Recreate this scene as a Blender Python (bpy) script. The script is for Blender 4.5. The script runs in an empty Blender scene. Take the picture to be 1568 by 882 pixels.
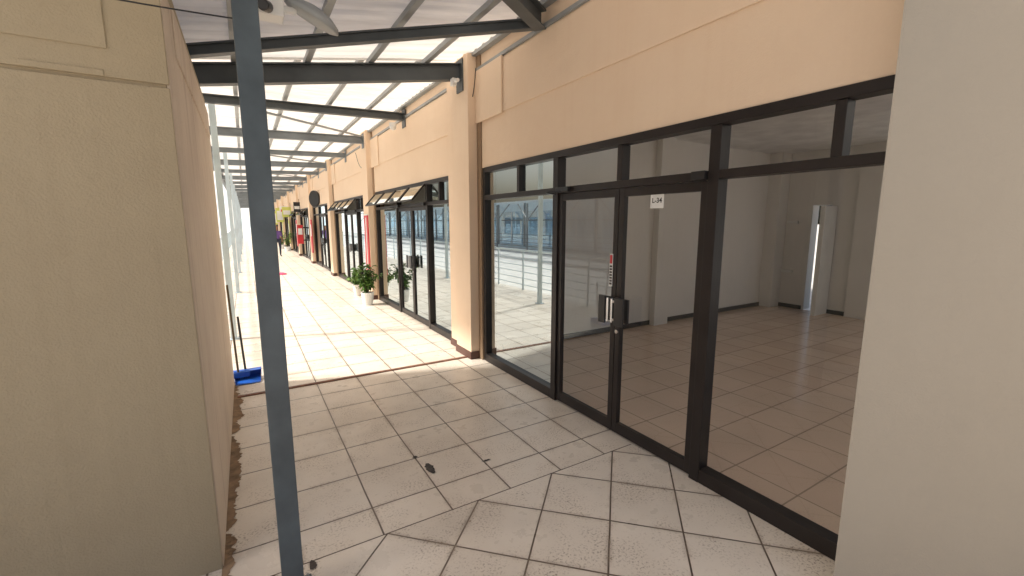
import bpy, math, random
from mathutils import Vector, Matrix
random.seed(7)
scene=bpy.context.scene
COL=bpy.context.collection
scene.view_settings.view_transform='Standard'
scene.view_settings.look='None'
scene.view_settings.exposure=0

# ---------------- materials ----------------
def nt(name):
    m=bpy.data.materials.new(name); m.use_nodes=True
    t=m.node_tree
    return m,t,t.nodes,t.links,t.nodes['Principled BSDF']
def col(c): return (c[0],c[1],c[2],1)
def plain(name,c,rough=.5,metal=0,bump=0,bscale=60,var=.12,vscale=3,emit=None,spec=.5):
    m,t,N,L,b=nt(name)
    tc=N.new('ShaderNodeTexCoord')
    n=N.new('ShaderNodeTexNoise'); n.inputs['Scale'].default_value=vscale; n.inputs['Detail'].default_value=6
    L.new(tc.outputs['Object'],n.inputs['Vector'])
    r=N.new('ShaderNodeMapRange'); r.inputs[1].default_value=.3; r.inputs[2].default_value=.7
    r.inputs[3].default_value=1-var; r.inputs[4].default_value=1+var
    L.new(n.outputs[0],r.inputs[0])
    v=N.new('ShaderNodeVectorMath'); v.operation='SCALE'; v.inputs[0].default_value=c
    L.new(r.outputs[0],v.inputs['Scale']); L.new(v.outputs[0],b.inputs['Base Color'])
    b.inputs['Roughness'].default_value=rough; b.inputs['Metallic'].default_value=metal
    b.inputs['Specular IOR Level'].default_value=spec
    if bump:
        n2=N.new('ShaderNodeTexNoise'); n2.inputs['Scale'].default_value=bscale; n2.inputs['Detail'].default_value=5
        L.new(tc.outputs['Object'],n2.inputs['Vector'])
        bp=N.new('ShaderNodeBump'); bp.inputs['Strength'].default_value=bump; bp.inputs['Distance'].default_value=.01
        L.new(n2.outputs[0],bp.inputs['Height']); L.new(bp.outputs[0],b.inputs['Normal'])
    return m
def plaster(name,c,c2,rough=.8,bump=.35,streak=.5):
    m,t,N,L,b=nt(name)
    tc=N.new('ShaderNodeTexCoord')
    n=N.new('ShaderNodeTexNoise'); n.inputs['Scale'].default_value=1.3; n.inputs['Detail'].default_value=8; n.inputs['Roughness'].default_value=.65
    L.new(tc.outputs['Object'],n.inputs['Vector'])
    mp=N.new('ShaderNodeMapping'); mp.inputs['Scale'].default_value=(9,9,.35)
    L.new(tc.outputs['Object'],mp.inputs[0])
    s=N.new('ShaderNodeTexNoise'); s.inputs['Scale'].default_value=1.5; s.inputs['Detail'].default_value=5
    L.new(mp.outputs[0],s.inputs['Vector'])
    sm=N.new('ShaderNodeMapRange'); sm.inputs[1].default_value=.52; sm.inputs[2].default_value=.8; sm.inputs[3].default_value=0; sm.inputs[4].default_value=streak
    L.new(s.outputs[0],sm.inputs[0])
    nm=N.new('ShaderNodeMapRange'); nm.inputs[1].default_value=.38; nm.inputs[2].default_value=.7
    L.new(n.outputs[0],nm.inputs[0])
    ad=N.new('ShaderNodeMath'); ad.operation='ADD'; ad.use_clamp=True
    hf=N.new('ShaderNodeMath'); hf.operation='MULTIPLY'; hf.inputs[1].default_value=.45
    L.new(nm.outputs[0],hf.inputs[0]); L.new(hf.outputs[0],ad.inputs[0]); L.new(sm.outputs[0],ad.inputs[1])
    mx=N.new('ShaderNodeMix'); mx.data_type='RGBA'
    mx.inputs[6].default_value=col(c); mx.inputs[7].default_value=col(c2)
    L.new(ad.outputs[0],mx.inputs[0]); L.new(mx.outputs[2],b.inputs['Base Color'])
    b.inputs['Roughness'].default_value=rough; b.inputs['Specular IOR Level'].default_value=.3
    n2=N.new('ShaderNodeTexNoise'); n2.inputs['Scale'].default_value=110; n2.inputs['Detail'].default_value=4
    n3=N.new('ShaderNodeTexNoise'); n3.inputs['Scale'].default_value=5; n3.inputs['Detail'].default_value=3
    L.new(tc.outputs['Object'],n2.inputs['Vector']); L.new(tc.outputs['Object'],n3.inputs['Vector'])
    a2=N.new('ShaderNodeMath'); a2.operation='MULTIPLY_ADD'; a2.inputs[1].default_value=3.5
    L.new(n3.outputs[0],a2.inputs[0]); L.new(n2.outputs[0],a2.inputs[2])
    bp=N.new('ShaderNodeBump'); bp.inputs['Strength'].default_value=bump; bp.inputs['Distance'].default_value=.006
    L.new(a2.outputs[0],bp.inputs['Height']); L.new(bp.outputs[0],b.inputs['Normal'])
    return m
def tiles(name,pitch,off,rot,c1,c2,mort,rough=(.22,.5),wear=.75,msize=.0055,blot=.3):
    m,t,N,L,b=nt(name)
    tc=N.new('ShaderNodeTexCoord')
    mp=N.new('ShaderNodeMapping'); mp.inputs['Rotation'].default_value=(0,0,rot); mp.inputs['Location'].default_value=(off[0],off[1],0)
    L.new(tc.outputs['Object'],mp.inputs[0])
    wn_=N.new('ShaderNodeTexNoise'); wn_.inputs['Scale'].default_value=1.7; wn_.inputs['Detail'].default_value=5; L.new(mp.outputs[0],wn_.inputs['Vector'])
    ws=N.new('ShaderNodeVectorMath'); ws.operation='MULTIPLY_ADD'; ws.inputs[1].default_value=(.009,.009,0); L.new(wn_.outputs['Color'],ws.inputs[0]); L.new(mp.outputs[0],ws.inputs[2])
    br=N.new('ShaderNodeTexBrick'); br.offset=0; br.squash=1
    br.inputs['Scale'].default_value=1; br.inputs['Mortar Size'].default_value=msize; br.inputs['Mortar Smooth'].default_value=.15
    br.inputs['Bias'].default_value=0; br.inputs['Brick Width'].default_value=pitch; br.inputs['Row Height'].default_value=pitch
    br.inputs['Color1'].default_value=col(c1); br.inputs['Color2'].default_value=col(c2); br.inputs['Mortar'].default_value=col(mort)
    L.new(ws.outputs[0],br.inputs['Vector'])
    # fine pitted wear
    n=N.new('ShaderNodeTexNoise'); n.inputs['Scale'].default_value=75; n.inputs['Detail'].default_value=4; n.inputs['Roughness'].default_value=.6
    L.new(tc.outputs['Object'],n.inputs['Vector'])
    k=N.new('ShaderNodeTexNoise'); k.inputs['Scale'].default_value=3.4; k.inputs['Detail'].default_value=6; k.inputs['Roughness'].default_value=.65
    L.new(tc.outputs['Object'],k.inputs['Vector'])
    a=N.new('ShaderNodeMapRange'); a.inputs[1].default_value=.52; a.inputs[2].default_value=.64
    L.new(n.outputs[0],a.inputs[0])
    c=N.new('ShaderNodeMapRange'); c.inputs[1].default_value=.44; c.inputs[2].default_value=.62; c.inputs[4].default_value=wear
    L.new(k.outputs[0],c.inputs[0])
    mu=N.new('ShaderNodeMath'); mu.operation='MULTIPLY'; L.new(a.outputs[0],mu.inputs[0]); L.new(c.outputs[0],mu.inputs[1])
    k2=N.new('ShaderNodeTexNoise'); k2.inputs['Scale'].default_value=1.4; k2.inputs['Detail'].default_value=4; k2.inputs['Roughness'].default_value=.5
    L.new(tc.outputs['Object'],k2.inputs['Vector'])
    c2_=N.new('ShaderNodeMapRange'); c2_.inputs[1].default_value=.42; c2_.inputs[2].default_value=.8; c2_.inputs[4].default_value=blot
    L.new(k2.outputs[0],c2_.inputs[0])
    br2=N.new('ShaderNodeTexBrick'); br2.offset=0; br2.squash=1
    br2.inputs['Scale'].default_value=1; br2.inputs['Mortar Size'].default_value=.035; br2.inputs['Mortar Smooth'].default_value=1
    br2.inputs['Brick Width'].default_value=pitch; br2.inputs['Row Height'].default_value=pitch; L.new(ws.outputs[0],br2.inputs['Vector'])
    gm=N.new('ShaderNodeMath'); gm.operation='MULTIPLY'; L.new(br2.outputs['Fac'],gm.inputs[0]); L.new(c.outputs[0],gm.inputs[1])
    gm2=N.new('ShaderNodeMath'); gm2.operation='MULTIPLY_ADD'; gm2.inputs[1].default_value=.65; L.new(gm.outputs[0],gm2.inputs[0]); L.new(c2_.outputs[0],gm2.inputs[2])
    ad=N.new('ShaderNodeMath'); ad.operation='ADD'; ad.use_clamp=True
    L.new(mu.outputs[0],ad.inputs[0]); L.new(gm2.outputs[0],ad.inputs[1])
    mx=N.new('ShaderNodeMix'); mx.data_type='RGBA'; mx.inputs[7].default_value=(.30,.235,.175,1)
    L.new(ad.outputs[0],mx.inputs[0]); L.new(br.outputs['Color'],mx.inputs[6])
    L.new(mx.outputs[2],b.inputs['Base Color'])
    rr=N.new('ShaderNodeMapRange'); rr.inputs[3].default_value=rough[0]; rr.inputs[4].default_value=rough[1]; rr.inputs[1].default_value=.3; rr.inputs[2].default_value=.75
    L.new(k.outputs[0],rr.inputs[0]); L.new(rr.outputs[0],b.inputs['Roughness'])
    h=N.new('ShaderNodeMath'); h.operation='MULTIPLY_ADD'; h.inputs[1].default_value=-1.0
    L.new(br.outputs['Fac'],h.inputs[0])
    h2=N.new('ShaderNodeMath'); h2.operation='MULTIPLY'; h2.inputs[1].default_value=-.25; L.new(mu.outputs[0],h2.inputs[0]); L.new(h2.outputs[0],h.inputs[2])
    bp=N.new('ShaderNodeBump'); bp.inputs['Strength'].default_value=.6; bp.inputs['Distance'].default_value=.004
    L.new(h.outputs[0],bp.inputs['Height']); L.new(bp.outputs[0],b.inputs['Normal'])
    return m
def glassmat(name,tint=(.96,.97,.96),gain=1.3):
    m,t,N,L,b=nt(name); N.remove(b)
    out=[n for n in N if n.type=='OUTPUT_MATERIAL'][0]
    g=N.new('ShaderNodeNewGeometry'); d=N.new('ShaderNodeVectorMath'); d.operation='DOT_PRODUCT'
    L.new(g.outputs['Normal'],d.inputs[0]); L.new(g.outputs['Incoming'],d.inputs[1])
    ab=N.new('ShaderNodeMath'); ab.operation='ABSOLUTE'; L.new(d.outputs['Value'],ab.inputs[0])
    s=N.new('ShaderNodeMath'); s.operation='SUBTRACT'; s.inputs[0].default_value=1; L.new(ab.outputs[0],s.inputs[1])
    p=N.new('ShaderNodeMath'); p.operation='POWER'; p.inputs[1].default_value=5; L.new(s.outputs[0],p.inputs[0])
    q=N.new('ShaderNodeMath'); q.operation='MULTIPLY_ADD'; q.inputs[1].default_value=min(.96,.96*gain); q.inputs[2].default_value=.04*gain; q.use_clamp=True
    L.new(p.outputs[0],q.inputs[0])
    gl=N.new('ShaderNodeBsdfGlossy'); gl.inputs['Roughness'].default_value=0.0; gl.inputs['Color'].default_value=(.84,.95,1,1)
    tr=N.new('ShaderNodeBsdfTransparent'); tr.inputs['Color'].default_value=col(tint)
    mx=N.new('ShaderNodeMixShader'); L.new(q.outputs[0],mx.inputs[0]); L.new(tr.outputs[0],mx.inputs[1]); L.new(gl.outputs[0],mx.inputs[2])
    L.new(mx.outputs[0],out.inputs[0])
    return m
def translucent(name,c,fac=.5):
    m,t,N,L,b=nt(name); N.remove(b)
    out=[n for n in N if n.type=='OUTPUT_MATERIAL'][0]
    tc=N.new('ShaderNodeTexCoord')
    mm=N.new('ShaderNodeMapping'); mm.inputs['Scale'].default_value=(.5,3,1); L.new(tc.outputs['Object'],mm.inputs[0])
    n=N.new('ShaderNodeTexNoise'); n.inputs['Scale'].default_value=2.2; n.inputs['Detail'].default_value=8; L.new(mm.outputs[0],n.inputs['Vector'])
    mp=N.new('ShaderNodeMapRange'); mp.inputs[1].default_value=.35; mp.inputs[2].default_value=.7; mp.inputs[3].default_value=1; mp.inputs[4].default_value=.78
    L.new(n.outputs[0],mp.inputs[0])
    v=N.new('ShaderNodeVectorMath'); v.operation='SCALE'; v.inputs[0].default_value=c; L.new(mp.outputs[0],v.inputs['Scale'])
    d=N.new('ShaderNodeBsdfDiffuse'); r=N.new('ShaderNodeBsdfTranslucent')
    L.new(v.outputs[0],d.inputs[0]); L.new(v.outputs[0],r.inputs[0])
    mx=N.new('ShaderNodeMixShader'); mx.inputs[0].default_value=fac
    L.new(d.outputs[0],mx.inputs[1]); L.new(r.outputs[0],mx.inputs[2]); L.new(mx.outputs[0],out.inputs[0])
    return m

M={}
M['peach']=plaster('peach_plaster',(.88,.70,.53),(.82,.62,.45),streak=.25)
M['peach_shaded']=plaster('shaded_peach_plaster',(.34,.24,.16),(.28,.20,.13))  # pilaster recess: its shade painted in as a darker plaster colour
M['ochre']=plaster('ochre_plaster',(.48,.40,.275),(.40,.325,.22),bump=.6,streak=.35)
M['ochre_side']=plaster('lit_weathered_plaster',(.78,.67,.55),(.56,.45,.36),bump=.6,streak=.8)  # wall side face: brighter light painted into the colour, plus weathering streaks
M['greige']=plaster('greige_plaster',(.42,.38,.32),(.39,.35,.29),bump=.25,streak=.15)
M['int']=plaster('interior_paint',(.79,.765,.73),(.71,.69,.655),bump=.1,streak=.2)
M['ceil']=plain('ceiling_paint',(.8,.8,.79),.8)
T1=(.84,.765,.67);T2=(.78,.705,.61)
M['tile_o']=tiles('floor_tiles',.43,(-.56,-.05),0,T1,T2,(.10,.07,.05))
M['tile_d']=tiles('floor_tiles_diagonal',.42,(-.013,.03),math.radians(45),T1,T2,(.10,.07,.05))
M['tile_i']=tiles('interior_tiles',.43,(0,0),0,(.76,.58,.45),(.70,.52,.40),(.36,.27,.20),rough=(.08,.22),wear=.2,blot=.2)
M['frame']=plain('bronze_aluminium',(.024,.019,.018),.4,metal=.0,var=.25,bump=.05,spec=.35)
M['steel']=plain('blue_grey_steel',(.085,.108,.125),.45,var=.22,vscale=6,bump=.15,bscale=40)
M['steel2']=plain('dark_steel',(.085,.098,.105),.5,var=.25,bump=.1)
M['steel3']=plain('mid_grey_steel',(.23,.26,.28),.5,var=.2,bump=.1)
M['purlin']=plain('galvanised_steel',(.32,.34,.35),.45,var=.15)
M['glass']=glassmat('window_glass',gain=1.5)
M['glass_r']=glassmat('reflective_window_glass',(.6,.68,.70),13)
M['glass_b']=glassmat('blue_window_glass',(.8,.92,1.0),6)
M['sheet']=translucent('roof_sheet',(.93,.905,.86),.47)
M['skirt']=plain('red_brown_skirting',(.10,.045,.035),.5)
M['strip']=plain('rusty_strip',(.20,.085,.05),.6,bump=.4,var=.4,vscale=14)
M['grout']=plain('grout',(.12,.09,.07),.8,var=.4,vscale=14)
M['dirt']=plain('dirt',(.27,.185,.115),.9,bump=.8,bscale=50,var=.4,vscale=12)
M['black']=plain('black_plastic',(.02,.02,.022),.35)
M['chrome']=plain('brushed_metal',(.6,.6,.6),.25,metal=1)
M['white']=plain('white_paint',(.80,.80,.78),.45,var=.05)
M['paper']=plain('paper',(.82,.82,.80),.7,var=.03)
M['red']=plain('red_paint',(.62,.03,.04),.4)
M['yellow']=plain('yellow_green_paint',(.62,.66,.16),.5)
M['blue']=plain('blue_plastic',(.02,.12,.55),.35)
M['pink']=plain('pink_cloth',(.75,.10,.22),.8)
M['concrete']=plain('concrete_paving',(.72,.70,.66),.8,bump=.3)
M['ltblue']=plain('pale_blue_paint',(.58,.70,.77),.5)  # pale blue, whitened so glare washing out posts and railing is painted in
M['palecyan']=plain('pale_cyan_wall',(.68,.83,.88),.6)
M['leaf']=plain('leaf',(.07,.16,.03),.5,var=.5,vscale=9)
M['leaf2']=plain('leaf_light',(.14,.26,.05),.5,var=.4,vscale=9)
M['stem']=plain('stem',(.12,.09,.05),.8)
M['soil']=plain('soil',(.05,.035,.025),.95)
M['skin']=plain('skin',(.30,.16,.10),.55)
M['hair']=plain('hair',(.015,.012,.01),.6)
M['cloth1']=plain('purple_shirt',(.16,.09,.30),.85)
M['cloth2']=plain('dark_trousers',(.03,.035,.06),.85)
M['stain']=plain('tile_chip_dark',(.07,.06,.055),.8,var=.4,vscale=30,bump=.5)

# ---------------- mesh builder ----------------
class MB:
    def __init__(s): s.v=[];s.f=[];s.m=[];s.mats=[]
    def mi(s,k):
        if k not in s.mats: s.mats.append(k)
        return s.mats.index(k)
    def add(s,vs,fs,k):
        o=len(s.v); s.v+= [tuple(v) for v in vs]; i=s.mi(k)
        for f in fs: s.f.append([o+a for a in f]); s.m.append(i)
    def box(s,x0,x1,y0,y1,z0,z1,k):
        vs=[(x,y,z) for z in (z0,z1) for y in (y0,y1) for x in (x0,x1)]
        s.add(vs,[(0,2,3,1),(4,5,7,6),(0,1,5,4),(2,6,7,3),(0,4,6,2),(1,3,7,5)],k)
    def beam(s,p0,p1,w,h,k,up=(0,0,1)):
        p0=Vector(p0);p1=Vector(p1);d=(p1-p0).normalized();u=Vector(up)
        sd=d.cross(u).normalized(); u=sd.cross(d).normalized()
        vs=[]
        for p in (p0,p1):
            for a,b in ((-1,-1),(1,-1),(1,1),(-1,1)): vs.append(p+sd*a*w/2+u*b*h/2)
        s.add(vs,[(0,1,2,3),(7,6,5,4),(0,4,5,1),(1,5,6,2),(2,6,7,3),(3,7,4,0)],k)
    def ibeam(s,p0,p1,w,h,k):
        p0=Vector(p0);p1=Vector(p1);d=(p1-p0).normalized();sd=d.cross(Vector((0,0,1))).normalized();u=sd.cross(d)
        t=.014
        s.beam(p0+u*(h/2-t/2),p1+u*(h/2-t/2),w,t,k); s.beam(p0-u*(h/2-t/2),p1-u*(h/2-t/2),w,t,k)
        s.beam(p0,p1,.016,h-2*t-.001,k)
    def cyl(s,p0,p1,r0,k,r1=None,n=12):
        r1=r0 if r1 is None else r1
        p0=Vector(p0);p1=Vector(p1);d=(p1-p0).normalized()
        a=d.orthogonal().normalized();b=d.cross(a)
        vs=[]
        for p,r in ((p0,r0),(p1,r1)):
            for i in range(n):
                t=2*math.pi*i/n; vs.append(p+a*math.cos(t)*r+b*math.sin(t)*r)
        fs=[(i,(i+1)%n,n+(i+1)%n,n+i) for i in range(n)]+[tuple(range(n))[::-1],tuple(range(n,2*n))]
        s.add(vs,fs,k)
    def poly(s,pts,k): s.add(pts,[tuple(range(len(pts)))],k)
    def prism(s,pts,z0,z1,k):
        n=len(pts); vs=[(x,y,z0) for x,y in pts]+[(x,y,z1) for x,y in pts]
        s.add(vs,[tuple(range(n))[::-1],tuple(range(n,2*n))]+[(i,(i+1)%n,n+(i+1)%n,n+i) for i in range(n)],k)
    def lathe(s,c,prof,k,n=20):
        vs=[];fs=[]
        for r,z in prof:
            for i in range(n):
                t=2*math.pi*i/n; vs.append((c[0]+r*math.cos(t),c[1]+r*math.sin(t),c[2]+z))
        for j in range(len(prof)-1):
            for i in range(n): fs.append((j*n+i,j*n+(i+1)%n,(j+1)*n+(i+1)%n,(j+1)*n+i))
        s.add(vs,fs,k)
    def build(s,name,parent=None,bevel=0,smooth=False):
        me=bpy.data.meshes.new(name); me.from_pydata(s.v,[],s.f)
        for k in s.mats: me.materials.append(M[k])
        for p,i in zip(me.polygons,s.m): p.material_index=i; p.use_smooth=smooth
        me.update()
        o=bpy.data.objects.new(name,me); COL.objects.link(o)
        if bevel:
            b=o.modifiers.new('bevel','BEVEL'); b.width=bevel; b.segments=2; b.limit_method='ANGLE'
        if parent: o.parent=parent
        return o
def empty(name):
    e=bpy.data.objects.new(name,None); COL.objects.link(e); return e

SX=2.57           # shopfront plane
MOD=5.24          # bay module
NB=12
YEND=MOD*NB
YB=2.345          # where the paving turns 45 degrees

# ---------------- ground & floors ----------------
g=MB(); g.box(-400,400,-400,400,-.6,-.17,'concrete'); g.build('ground')
f=MB(); f.box(-1.15,SX+.03,YB,YEND,-.16,0,'tile_o'); f.build('tiled_walkway')
f=MB(); f.prism([(-8,-7),(8.5,-7),(8.5,-4.95),(2.75,.80),(2.75,YB),(-8,YB)],-.16,0,'tile_d'); f.build('tiled_walkway_corner')
s=MB(); s.box(-.2,SX,YB-.003,YB+.003,-.01,.0012,'grout'); s.build('floor_joint')
s=MB(); s.box(-.2,2.42,5.13,5.17,0.0,.012,'strip'); s.build('floor_threshold_strip',bevel=.003)
s=MB()
pts=[];n=260;wv=0
for i in range(n+1):
    y=2.35+(5.7-2.35)*i/n; wv=wv*.88+random.gauss(0,.008)
    pts.append((-.185+wv+random.uniform(-.004,.004),y))
s.add([(-.24,2.35,.004),(-.24,5.7,.004)]+[(x,y,.004) for x,y in pts],[tuple([0]+list(range(2,len(pts)+2))+[1])],'dirt'); s.build('dirt_line')
def blob(name,c,r,k,sx=1,sy=1,z=.004):
    b=MB();n=18
    b.poly([(c[0]+math.cos(2*math.pi*i/n)*r*sx*random.uniform(.7,1.15),c[1]+math.sin(2*math.pi*i/n)*r*sy*random.uniform(.7,1.15),z) for i in range(n)],k); return b.build(name)
blob('tile_chip',(1.03,2.86),.042,'stain',.8,1.7)
blob('tile_chip',(.99,3.07),.014,'stain',1.4,1.0)
blob('tile_chip',(.17,2.31),.03,'stain',.7,1.3)
blob('tile_chip',(1.44,2.74),.014,'stain',2.6,.7)

# ---------------- shop building ----------------
B=empty('shop_building')
w=MB()
for k in range(NB):
    a=(MOD*k+.62) if k else .80
    b=MOD*k+MOD-.30
    w.box(SX,SX+.2,a,b,2.46,4.7,'peach')
    w.box(SX-.018,SX-.001,a,b,3.02,3.58,'peach')
for k in range(1,NB+1):
    yc=MOD*k
    w.box(SX-.135,SX+.2,yc-.20,yc+.26,0,4.7,'peach')
    w.box(SX-.06,SX+.2,yc+.261,yc+.62,0,4.7,'peach')
    w.box(SX-.02,SX+.2,yc-.30,yc-.201,0,4.7,'peach_shaded')
    w.box(SX-.04,SX-.02,yc-.85,yc-.201,3.0,3.6,'peach')
    w.box(SX-.15,SX-.136,yc-.215,yc+.275,0,.10,'skirt'); w.box(SX-.135,SX-.02,yc-.215,yc-.2005,0,.10,'skirt')
    w.box(SX-.075,SX-.061,yc+.276,yc+.63,0,.10,'skirt')
w.build('front_walls',B,bevel=.004)
w=MB()
w.box(SX+.2,10.1,1.0,YEND,3.95,4.2,'peach')
w.box(9.8,10.05,4.46,YEND,0,3.95,'int'); w.box(9.8,10.05,2.6,4.13,0,3.95,'int'); w.box(9.8,10.05,4.13,4.46,2.13,3.95,'int')
w.box(SX+.2,9.8,1.0,YEND,3.2,3.25,'ceil')
for k in range(1,NB+1):
    w.box(SX+.2,9.8,MOD*k-.04,MOD*k+.10,.0,3.2,'int')
w.box(9.45,9.8,4.95,5.2,0,3.2,'int'); w.box(6.0,6.35,5.08,5.2,0,3.2,'int')
w.box(9.72,9.8,3.35,3.7,0,3.2,'int')
w.build('interior_walls',B,bevel=.003)
w=MB(); w.poly([(SX+.25,-6,3.3),(10,-6,3.3),(10,.99,3.3),(SX+.25,.99,3.3)],'sheet'); w.build('added_skylight',B)  # unseen translucent panel, added to brighten the shop interior
w=MB()
w.box(SX+.03,9.8,-5,MOD-.04,-.16,.0,'tile_i')
w.box(SX+.03,9.8,MOD+.1,YEND,-.16,.0,'tile_i'); w.build('interior_floor',B)
w=MB()
w.box(3,9.45,5.18,5.199,0,.08,'black'); w.box(9.78,9.799,2.6,4.1,0,.08,'black'); w.box(9.78,9.799,4.5,4.95,0,.08,'black')
w.box(9.3,9.78,4.02,4.10,0,2.1,'white')
for (y,z) in ((4.81,1.8),(3.51,1.8),(4.84,.77),(3.5,.70)):
    w.box(9.765,9.8,y-.11,y+.11,z-.025,z+.025,'white')
for yy in (-4,-2.4,-.8,.8,2.5): w.box(9.8,9.9,yy,yy+.06,0,3.2,'frame')  # frame of an unseen back opening, added to let daylight into the shop
w.box(9.81,9.89,-5,2.6,0,.08,'frame')
w.build('interior_fittings',B,bevel=.003)

# ---------------- shopfronts ----------------
def shopfront(y0,y1,doors,fixed_full,tmull,awn=None,main=False):
    E=empty('glazed_shopfront')
    fr=MB(); gl=MB(); x0=SX+.0; x1=SX+.09; H=2.46; T0,T1=2.07,2.125
    fw=.055
    G='glass' if main else 'glass_r'
    fr.box(x0,x1,y1-fw,y1,0,H,'frame'); fr.box(x0,x1,y0,y0+fw,0,H,'frame')
    fr.box(x0-.012,x1,y0+fw+.001,y1-fw-.001,H-.06,H-.001,'frame')
    fr.box(x0-.004,x1,y0+fw+.001,y1-fw-.001,T0,T1,'frame')
    fulls=sorted([y0+fw/2,y1-fw/2]+fixed_full)
    for y in fixed_full: fr.box(x0-.008,x1,y-.038,y+.038,0,H-.061,'frame')
    for y in tmull: fr.box(x0-.002,x1-.002,y-.026,y+.026,T1,H-.061,'frame')
    for a,b in zip(fulls[:-1],fulls[1:]):
        a2=a+.038 if a in fixed_full else a+fw/2; b2=b-.038 if b in fixed_full else b-fw/2
        isdoor=abs(a-doors[0])<.01
        if not isdoor:
            GG='glass_r' if (main and a>3) else G
            fr.box(x0-.004,x1,a2,b2,0,.10,'frame')
            gl.poly([(x0+.045,a2,.1),(x0+.045,b2,.1),(x0+.045,b2,T0),(x0+.045,a2,T0)],GG)
        else:
            mid=(a+b)/2
            for (p,q) in ((a2+.004,mid-.003),(mid+.003,b2-.004)):
                fr.box(x0+.010,x0+.055,p,p+.052,.012,T0-.006,'frame'); fr.box(x0+.010,x0+.055,q-.052,q,.012,T0-.006,'frame')
                fr.box(x0+.012,x0+.053,p+.052,q-.052,.012,.105,'frame'); fr.box(x0+.012,x0+.053,p+.052,q-.052,T0-.07,T0-.006,'frame')
                gl.poly([(x0+.033,p+.05,.1),(x0+.033,q-.05,.1),(x0+.033,q-.05,T0-.07),(x0+.033,p+.05,T0-.07)],G)
            for sgn in (-1,1):
                e_=.05 if sgn<0 else 0
                ya,yb=sorted((mid+sgn*.006,mid+sgn*(.105+e_))); yi=mid+sgn*.045
                fr.box(x0-.012,x0+.009,ya,yb,.985,1.185,'black')
                yc,yd=sorted((mid+sgn*(.04+e_*.5),mid+sgn*(.115+e_)))
                fr.box(x0-.075,x0-.06,yc,yd,.97,1.20,'black')
                fr.box(x0-.061,x0-.011,yi-.012,yi+.012,1.0,1.02,'chrome'); fr.box(x0-.061,x0-.011,yi-.012,yi+.012,1.15,1.17,'chrome')
                fr.cyl((x0-.058,mid+sgn*.024,.985),(x0-.058,mid+sgn*.024,1.185),.011,'chrome')
            fr.cyl((x0-.004,mid-.03,.90),(x0+.012,mid-.03,.90),.018,'chrome')
            fr.box(x0-.05,x0-.013,b2-.20,b2-.02,T0+.005,T0+.05,'black')
            fr.beam((x0-.06,b2-.12,T0+.01),(x0-.16,b2-.02,T0+.0),.02,.012,'black'); fr.beam((x0-.16,b2-.02,T0+.0),(x0-.02,b2+.02,T0-.01),.02,.012,'black')
            fr.box(x0-.045,x0-.009,a2+.0,a2+.10,T0+.0,T0+.055,'black')
    z1_=H-.06
    if awn is None:
        sp=fixed_full[-1] if main else y0+fw
        if main: gl.poly([(x0+.04,y0+fw,T1),(x0+.04,sp,T1),(x0+.04,sp,z1_),(x0+.04,y0+fw,z1_)],'glass')
        gl.poly([(x0+.04,sp,T1),(x0+.04,y1-fw,T1),(x0+.04,y1-fw,z1_),(x0+.04,sp,z1_)],'glass_r')
    else:
        gl.poly([(x0+.04,y0+fw,T1),(x0+.04,awn[0],T1),(x0+.04,awn[0],z1_),(x0+.04,y0+fw,z1_)],G)
        n=awn[2]
        for i in range(n):
            a=awn[0]+(awn[1]-awn[0])*i/n+.03; b=awn[0]+(awn[1]-awn[0])*(i+1)/n-.03
            top=Vector((x0-.016,0,H-.05)); bot=Vector((x0-.24,0,H-.31))
            def P(y,t,o=0): 
                v=top.lerp(bot,t); return (v.x,y,v.z)
            fr.beam(P(a,0),P(a,1),.03,.025,'frame'); fr.beam(P(b,0),P(b,1),.03,.025,'frame')
            fr.beam(P(a+.02,0.02),P(b-.02,0.02),.025,.025,'frame'); fr.beam(P(a+.02,.98),P(b-.02,.98),.025,.025,'frame')
            gl.poly([P(a,.0),P(b,.0),P(b,1),P(a,1)],'glass_r')
    fr.build('frame',E,bevel=.003); gl.build('glass',E)
    return E
E=shopfront(.62,4.93,(1.76,3.42),[1.76,3.42],[4.10,2.59,1.09],main=True)
n=MB(); n.box(SX+.004,SX+.009,2.634,2.668,1.27,1.54,'paper')
for i in range(7): n.box(SX+.002,SX+.0035,2.638,2.664,1.285+i*.024,1.30+i*.024,'stain')
n.box(SX+.002,SX+.0035,2.638,2.664,1.46,1.53,'red'); n.build('door_sticker',E)
n=MB(); n.box(SX+.026,SX+.030,2.165,2.285,1.90,2.015,'paper'); n.build('notice',E)
tc=bpy.data.curves.new('lettering','FONT'); tc.body='L-34'; tc.size=.05; tc.align_x='CENTER'; tc.offset=.0012
tc.materials.append(M['black'])
to=bpy.data.objects.new('lettering',tc); COL.objects.link(to); to.rotation_euler=(math.pi/2,0,-math.pi/2); to.location=(SX+.0245,2.225,1.94); to.parent=E
for k in range(1,NB):
    y0=MOD*k+.63; y1=MOD*(k+1)-.31
    da,db=y0+1.04,y0+2.70
    shopfront(y0,y1,(da,db),[da,db],[y0+.5],awn=(da,y1-.04,4) if k in (1,2,4,5) else None)

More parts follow.
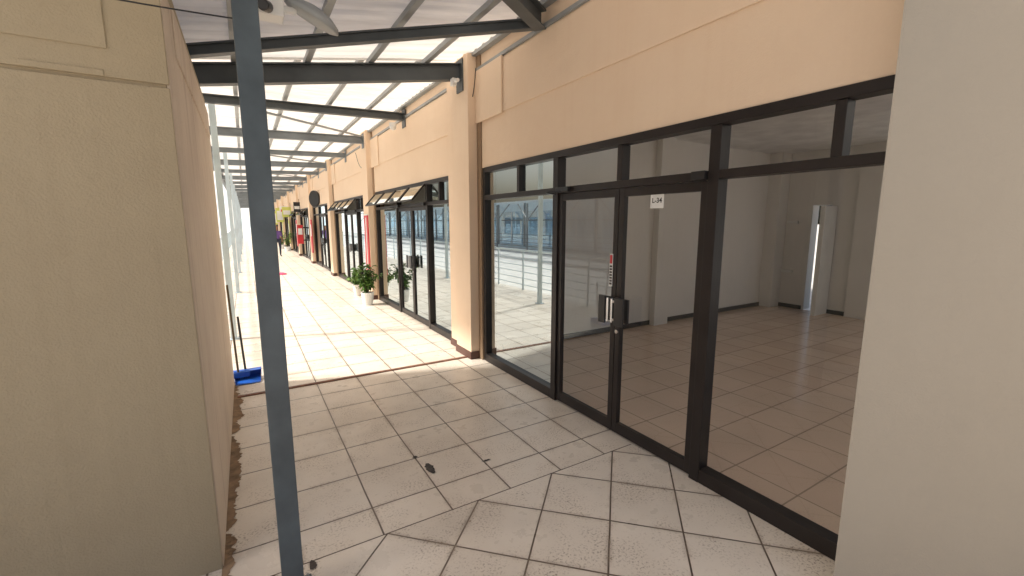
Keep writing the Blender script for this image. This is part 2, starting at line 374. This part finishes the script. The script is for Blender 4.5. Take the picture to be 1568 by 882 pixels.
# ---------------- roof canopy ----------------
R=empty('canopy_roof')
def rz(x): return 3.66-.173*(SX-x)
def rz2(x): return 3.63-.03*(SX-x)
def sheet(name,x0,x1,y0,y1,zf,period=.19,amp=.018,parent=R):
    b=MB(); ys=[];y=y0
    pr=[(0,0),(.55,0),(.66,1),(.89,1)]
    while y<y1:
        for a,h in pr:
            yy=y+a*period
            if yy<=y1: ys.append((yy,h*amp))
        y+=period
    vs=[];fs=[]
    for yy,h in ys:
        vs.append((x0,yy,zf(x0)+h)); vs.append((x1,yy,zf(x1)+h))
    for i in range(len(ys)-1): fs.append((2*i,2*i+1,2*i+3,2*i+2))
    b.add(vs,fs,'sheet'); return b.build(name,parent)
EX=-.95; EX2=-.60
sheet('roof_sheets',EX-.1,SX-.03,.6,5.45,lambda x: rz(x)+.165)
sheet('roof_sheets_long',EX2-.1,SX-.03,5.35,YEND,lambda x: rz2(x)+.175)
b=MB()
b.ibeam((EX,MOD,rz(EX)),(SX-.14,MOD,rz(SX-.14)),.10,.19,'steel2')
b.ibeam((EX,.7,rz(EX)),(SX-.02,.7,rz(SX-.02)),.10,.14,'steel2')
b.box(SX-.152,SX-.136,MOD-.09,MOD+.09,3.40,3.78,'steel2')
for i in range(3,2*NB+1):
    y=MOD*i/2; big=(i%2==0); mk='steel2' if i<4 else 'steel3'  # farther rafters get a lighter steel: distance haze painted into the colour
    x1=SX-.14 if big else SX-.02
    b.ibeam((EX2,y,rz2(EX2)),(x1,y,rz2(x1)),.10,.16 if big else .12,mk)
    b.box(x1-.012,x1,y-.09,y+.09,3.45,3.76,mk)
b.ibeam((SX-.03,3.68,3.66),(-.6,4.62,rz(-.6)-.02),.07,.09,'steel2')
b.ibeam((SX-.03,3.66,3.68),(.6,2.42,3.66),.12,.17,'steel2')
for x in (EX+.02,-.61,.04,.69,1.34,1.99):
    b.beam((x,.6,rz(x)+.125),(x,5.35,rz(x)+.125),.055,.05,'purlin')
for x in (-.58,.04,.69,1.34,1.99):
    b.beam((x,5.36,rz2(x)+.125),(x,YEND,rz2(x)+.125),.055,.05,'purlin')
for k in range(3,NB*2,2):
    y=MOD*k/2; b.beam((EX2+.05,y+.1,rz2(0)+.06),(SX-.2,y+MOD/2-.1,rz2(SX)+.06),.035,.035,'purlin')
b.build('rafters_and_purlins',R)
b=MB()
b.beam((SX-.04,-.5,3.80),(SX-.04,YEND,3.80),.07,.05,'purlin')
b.beam((SX-.015,-.5,3.62),(SX-.015,YEND,3.62),.03,.035,'purlin')
b.beam((EX-.06,.6,rz(EX)+.03),(EX-.06,5.4,rz(EX)+.03),.12,.13,'steel')
b.beam((EX2-.05,5.4,rz2(EX2)+.05),(EX2-.05,YEND,rz2(EX2)+.05),.10,.12,'steel')
b.build('wall_plate_and_gutter',R)

def post(x,y,w,top,k='steel',name='steel_post'):
    b=MB(); b.box(x-w/2,x+w/2,y-w/2,y+w/2,.012,top,k)
    b.box(x-w*.95,x+w*.95,y-w*.95,y+w*.95,0,.012,k)
    for a in (-1,1):
        for c in (-1,1): b.cyl((x+a*w*.75,y+c*w*.75,.012),(x+a*w*.75,y+c*w*.75,.03),.008,'purlin',n=6)
    return b.build(name,bevel=.006)
post(.068,2.16,.092,rz(.07)+.1)
for k in range(3,2*NB,2): post(-.27,MOD*k/2,.08,rz2(-.27)-.075,'ltblue')

# ---------------- left plaster wall ----------------
W=empty('plaster_wall')
w=MB()
w.box(-7,-.247,2.545,5.58,-.16,3.02,'ochre')
w.build('body',W,bevel=.004)
w=MB(); w.box(-8.2,-1.25,2.56,5.56,-.16,8.5,'ochre'); w.build('added_sun_block',W)  # unseen tall mass, added to keep the sun off the foreground
w=MB()
w.box(-7,-.236,2.528,2.5445,2.40,3.02,'ochre'); w.box(-7,-.236,2.534,2.5445,0,2.386,'ochre')
w.box(-7,-.43,2.52,2.5275,2.51,3.02,'ochre'); w.box(-.7,-.45,2.522,2.5278,2.40,2.425,'ochre')
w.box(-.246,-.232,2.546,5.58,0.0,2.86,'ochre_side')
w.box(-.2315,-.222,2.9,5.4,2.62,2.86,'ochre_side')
w.build('render_coat',W,bevel=.003)
w=MB(); w.prism([(2.25,.78),(2.60,.80),(8.4,-4.9),(8.0,-4.97)],0,4.7,'greige'); w.build('plaster_wall',bevel=.012)

# ---------------- railing & opposite building ----------------
r=MB()
y=5.75
while y<YEND:
    r.cyl((-1.0,y,0),(-1.0,y,1.05),.024,'ltblue'); y+=1.31
for z in (.15,.32,.49,.66,.83): r.cyl((-1.0,5.7,z),(-1.0,YEND,z),.011,'ltblue',n=8)
r.cyl((-1.0,5.7,1.06),(-1.0,YEND,1.06),.026,'ltblue')
r.build('walkway_railing')
O=empty('opposite_building')
o=MB()
o.box(-20,-13,7,75,-.17,3.4,'palecyan')
o.build('walls',O)
o=MB()
y=8
while y<74:
    o.box(-13.0,-12.9,y,y+.14,0,3.4,'steel3')
    o.box(-12.95,-12.93,y+.3,y+3.5,.1,2.6,'glass_b')
    o.box(-12.99,-12.955,y+.3,y+3.5,.1,2.6,'palecyan')
    o.box(-12.93,-12.89,y+1.85,y+1.95,.1,2.6,'white'); o.box(-12.93,-12.89,y+.3,y+3.5,1.9,1.98,'steel')
    o.box(-10.6,-10.5,y,y+.1,-.12,3.0,'steel3')
    o.beam((-10.55,y+.05,1.9),(-11.6,y+.05,3.1),.06,.06,'steel3')
    o.beam((-10.55,y+.1,2.0),(-10.55,y+1.2,3.0),.05,.05,'steel3')
    o.beam((-13,y+.05,3.35),(-10.2,y+.05,3.05),.08,.10,'steel3')
    y+=4
o.build('windows_and_columns',O)
o=MB(); o.add([(-11.2,7,3.24),(-11.2,75,3.24),(-10.0,75,3.13),(-10.0,7,3.13)],[(0,1,2,3)],'sheet')
for z in (.35,.6,.85,1.1): o.cyl((-10.4,7,z-.12),(-10.4,74,z-.12),.022,'steel',n=8)
o.box(-10.1,-9.98,7,75,3.0,3.12,'ltblue')
o.build('canopy',O)
E2=empty('added_bright_building')  # added white building, angled to catch sun and brighten the far end
e=MB(); e.prism([(-16,94),(6.8,63.6),(12,68),(-11,98)],-.17,9,'white'); e.build('walls',E2)
e=MB()
for i in range(9):
    t=.06+i*.105; px,py=-16+22.8*t,94-30.4*t
    for z in (1,4.2,6.8):
        e.prism([(px-.04,py-.03),(px+.96,py-1.31),(px+1.0,py-1.28),(px,py)],z,z+1.3,'ltblue')
e.build('windows',E2)

# ---------------- small objects ----------------
def potplant(x,y,h=.75,sp=.36,nl=260,pot=.15,seed=1):
    rnd=random.Random(seed); E=empty('potted_plant')
    b=MB(); b.lathe((x,y,0),[(.0,.0),(pot*.72,0),(pot*.95,.24),(pot,.25),(pot,.28),(pot*.9,.28),(pot*.88,.245),(0,.245)],'white'); 
    b.lathe((x,y,0),[(pot*.87,.25),(0,.255)],'soil'); b.build('pot',E,smooth=False)
    st=MB(); lf=MB()
    for i in range(11):
        a=rnd.uniform(0,6.28); l=rnd.uniform(.3,1)*h; out=rnd.uniform(.2,1)*sp
        p0=Vector((x,y,.25)); p1=p0+Vector((math.cos(a)*out*.4,math.sin(a)*out*.4,l*.6)); p2=p0+Vector((math.cos(a)*out,math.sin(a)*out,l))
        st.cyl(p0,p1,.008,'stem',.006,n=5); st.cyl(p1,p2,.006,'stem',.003,n=5)
        for j in range(nl//11):
            t=rnd.uniform(.25,1.05); c=p0.lerp(p1,t*2) if t<.5 else p1.lerp(p2,(t-.5)*2)
            d=Vector((rnd.gauss(0,1),rnd.gauss(0,1),rnd.gauss(.1,.7))).normalized(); L=rnd.uniform(.07,.15); s2=d.cross(Vector((rnd.gauss(0,.3),rnd.gauss(0,.3),1))).normalized()*L*.24
            tip=c+d*L-Vector((0,0,L*.25)); mid=c+d*L*.5+Vector((0,0,L*.06))
            lf.add([c,mid+s2,tip,mid-s2],[(0,1,2,3)],'leaf' if rnd.random()<.6 else 'leaf2')
    st.build('stems',E); lf.build('leaves',E)
potplant(2.19,9.70,.66,.32,440,.14,1)
potplant(2.28,11.1,.42,.38,330,.12,2)
potplant(2.2,30.5,.9,.5,250,.2,4)
potplant(2.1,33.5,.9,.5,250,.2,5)
b=MB(); b.box(SX-.16,SX-.137,10.32,10.66,.55,1.95,'red'); 
b.box(SX-.162,SX-.1605,10.45,10.52,.6,1.9,'white'); b.box(SX-.17,SX-.136,10.30,10.68,1.95,1.98,'white'); b.build('wall_banner')
b=MB(); b.box(2.15,2.40,23.4,23.6,.76,1.66,'red'); b.box(2.18,2.37,23.385,23.399,1.2,1.5,'white'); b.box(2.40,2.60,23.45,23.55,1.5,1.56,'black'); b.box(2.40,2.60,23.45,23.55,.9,.96,'black'); b.build('hanging_sign',bevel=.01)
b=MB(); b.cyl((2.38,18.75,2.70),(2.44,18.78,2.70),.31,'black',n=32); b.box(2.44,2.58,18.76,18.80,2.67,2.73,'black'); b.build('round_sign')
b=MB(); b.box(2.2,2.5,24.9,25.0,2.3,2.8,'black'); b.box(2.23,2.47,24.885,24.899,2.45,2.6,'white'); b.build('square_sign',bevel=.01)
for i,(y,k,z0,z1) in enumerate(((30,'yellow',2.1,2.7),(36,'yellow',1.8,2.8),(42,'yellow',1.6,2.7),(46,'blue',2.2,2.9),(31.8,'white',2.3,2.8))):
    b=MB(); b.box(2.0,2.5,y,y+.1,z0,z1,k); b.box(2.06,2.44,y-.012,y-.001,z0+.15,z1-.2,'white' if k!='white' else 'red'); b.build('hanging_sign',bevel=.01)
for y in (20.2,26.2,31,36.5):
    b=MB(); b.box(SX-.165,SX-.137,y,y+.5,.5,1.9,'red' if y<30 else 'yellow'); b.box(SX-.168,SX-.166,y+.1,y+.4,1.2,1.7,'white'); b.build('wall_poster')
b=MB()
b.poly([(-.22,5.52,.012),(.02,5.52,.012),(.04,5.78,.03),(-.24,5.78,.03)],'blue')
b.poly([(-.24,5.78,.03),(.04,5.78,.03),(.04,5.78,.11),(-.24,5.78,.11)],'blue')
b.poly([(-.22,5.52,.012),(-.24,5.78,.03),(-.24,5.78,.11)],'blue'); b.poly([(.02,5.52,.012),(.04,5.78,.03),(.04,5.78,.11)],'blue')
b.poly([(-.24,5.78,.11),(.04,5.78,.11),(.03,5.68,.11),(-.23,5.68,.11)],'blue')
b.cyl((-.12,5.77,.09),(-.15,5.86,.72),.012,'black',n=8); b.build('dustpan')
b=MB(); b.cyl((-.19,5.68,.10),(-.215,5.64,1.12),.011,'stem',n=8); b.box(-.30,-.08,5.66,5.71,.05,.11,'blue')
for i in range(26):
    xx=-.295+i*.0083; b.cyl((xx,5.685,.05),(xx+random.uniform(-.01,.01),5.685+random.uniform(-.015,.015),.003),.003,'black',n=4)
b.build('broom')
b=MB(); b.lathe((.95,17.0,0),[(.0,.07),(.08,.07),(.16,.04),(.2,.0)],'pink',n=9); b.build('floor_cloth')
F=MB()
F.lathe((0,0,0),[(0,.11),(.05,.108),(.10,.085),(.145,.04),(.155,0),(.14,-.012),(0,-.02)],'purlin',n=28)
fo=F.build('head',smooth=True); FE=empty('floodlight'); fo.parent=FE
fo.location=(.43,2.95,2.97); fo.rotation_euler=(math.radians(12),math.radians(24),0); fo.scale=(1,.8,.6)
F=MB(); F.box(.14,.28,2.88,3.0,2.92,3.02,'white'); F.beam((.21,2.94,2.98),(.35,2.95,2.99),.04,.03,'white'); F.box(.17,.25,2.91,2.99,3.02,3.34,'steel2')
F.cyl((.20,2.87,2.95),(.17,2.80,2.93),.03,'black',n=14)
F.build('bracket_and_box',FE,bevel=.008)
b=MB(); b.lathe((2.3,7.7,3.40),[(0,-.05),(.045,-.03),(.06,0),(.06,.07),(0,.08)],'white',n=16); b.build('dome_camera',smooth=True)
b=MB()
def cable(p,q,sag,n=10,r=.006):
    p=Vector(p);q=Vector(q);last=p
    for i in range(1,n+1):
        t=i/n; c=p.lerp(q,t)-Vector((0,0,sag*4*t*(1-t))); b.cyl(last,c,r,'black',n=5); last=c
cable((2.5,10.3,3.55),(2.5,11.6,3.5),.45); cable((2.5,10.3,3.5),(2.5,10.9,3.3),.3)
cable((2.48,4.9,3.6),(2.48,5.0,3.3),.05); cable((-.9,2.3,2.63),(.03,2.12,2.58),.01,r=.003)
b.build('hanging_cables')
b=MB(); b.box(2.28,2.33,5.12,5.20,3.44,3.52,'white'); b.cyl((2.30,5.10,3.48),(2.30,5.02,3.47),.022,'white'); b.build('small_lamp')

# ---------------- person ----------------
def person(loc,rot,H=1.6):
    E=empty('person'); s=H/1.7
    J={'pel':(0,0,.95),'sp':(0,0,1.12),'ch':(0,.01,1.32),'nk':(0,0,1.45),'hd0':(0,.01,1.52),
       'sl':(.17,0,1.39),'el':(.23,.02,1.12),'wl':(.22,-.08,.90),'hl':(.21,-.11,.82),
       'sr':(-.17,0,1.39),'er':(-.24,.02,1.12),'wr':(-.22,-.10,.92),'hr':(-.20,-.14,.85),
       'tl':(.10,0,.90),'kl':(.11,-.03,.50),'al':(.11,.02,.09),'fl':(.12,-.13,.035),
       'tr':(-.10,0,.90),'kr':(-.11,.03,.50),'ar':(-.12,.12,.10),'fr':(-.13,-.02,.035)}
    def sk(name,edges,rad,mat,root):
        names=[]; 
        for e in edges:
            for n in e:
                if n not in names: names.append(n)
        me=bpy.data.meshes.new(name); me.from_pydata([Vector(J[n])*s for n in names],[(names.index(a),names.index(b)) for a,b in edges],[])
        o=bpy.data.objects.new(name,me); COL.objects.link(o); o.parent=E; me.materials.append(M[mat])
        m=o.modifiers.new('s','SKIN'); o.modifiers.new('u','SUBSURF').levels=1; o.modifiers['u'].render_levels=2
        for n,v in zip(names,me.skin_vertices[0].data):
            v.radius=(rad[n][0]*s,rad[n][1]*s); v.use_root=(n==root)
    sk('torso',[('pel','sp'),('sp','ch'),('ch','nk'),('ch','sl'),('sl','el'),('ch','sr'),('sr','er')],
       {'pel':(.15,.11),'sp':(.135,.10),'ch':(.15,.11),'nk':(.06,.06),'sl':(.065,.065),'el':(.05,.05),'sr':(.065,.065),'er':(.05,.05)},'cloth1','pel')
    sk('forearms_l',[('el','wl'),('wl','hl')],{'el':(.042,.042),'wl':(.028,.028),'hl':(.035,.02)},'skin','el')
    sk('forearms_r',[('er','wr'),('wr','hr')],{'er':(.042,.042),'wr':(.028,.028),'hr':(.035,.02)},'skin','er')
    sk('legs',[('pel','tl'),('tl','kl'),('kl','al'),('al','fl'),('pel','tr'),('tr','kr'),('kr','ar'),('ar','fr')],
       {'pel':(.15,.12),'tl':(.09,.09),'kl':(.062,.062),'al':(.042,.042),'fl':(.045,.03),'tr':(.09,.09),'kr':(.062,.062),'ar':(.042,.042),'fr':(.045,.03)},'cloth2','pel')
    b=MB(); prof=[(0,-.12),(.045,-.11),(.065,-.06),(.075,0),(.078,.05),(.06,.10),(0,.125)]
    b.lathe((0,-.01,1.60),prof,'skin',n=14)
    b.cyl((0,0,1.44),(0,0,1.52),.05,'skin'); b.lathe((0,.012,1.625),[(.082,-.03),(.086,.02),(.078,.07),(.045,.105),(0,.115)],'hair',n=14)
    b.cyl((0,-.08,1.60),(0,-.105,1.585),.012,'skin',.008,n=6)
    o=b.build('head',E,smooth=True); o.scale=(s,s,s)
    E.location=loc; E.rotation_euler=(0,0,rot)
person((1.42,26,0),.2,1.58)

# ---------------- light & sky ----------------
world=bpy.data.worlds.new('World'); scene.world=world; world.use_nodes=True
wn=world.node_tree.nodes; wl=world.node_tree.links
sky=wn.new('ShaderNodeTexSky'); sky.sky_type='NISHITA'; sky.sun_disc=False
el=math.radians(45); toward=Vector((-.95,.30,0)).normalized()
sky.sun_elevation=el; sky.sun_rotation=math.atan2(toward.x,toward.y)
sky.air_density=1.0; sky.dust_density=7.5; sky.ozone_density=.8
wl.new(sky.outputs[0],wn['Background'].inputs[0]); wn['Background'].inputs[1].default_value=.15
sd=bpy.data.lights.new('sun','SUN'); sd.energy=5; sd.angle=math.radians(4); sd.color=(1,.95,.87)
so=bpy.data.objects.new('sun',sd); COL.objects.link(so)
d=Vector((toward.x*math.cos(el),toward.y*math.cos(el),math.sin(el)))
so.rotation_euler=d.to_track_quat('Z','Y').to_euler()

# ---------------- camera ----------------
cd=bpy.data.cameras.new('camera'); cd.sensor_width=36; cd.lens=36*667/1568; cd.clip_start=.05; cd.clip_end=1500
co=bpy.data.objects.new('camera',cd); COL.objects.link(co); co.location=(0,0,1.8)
co.rotation_euler=(math.pi/2-math.atan(101/667),0,-math.radians(31.3))
scene.camera=co
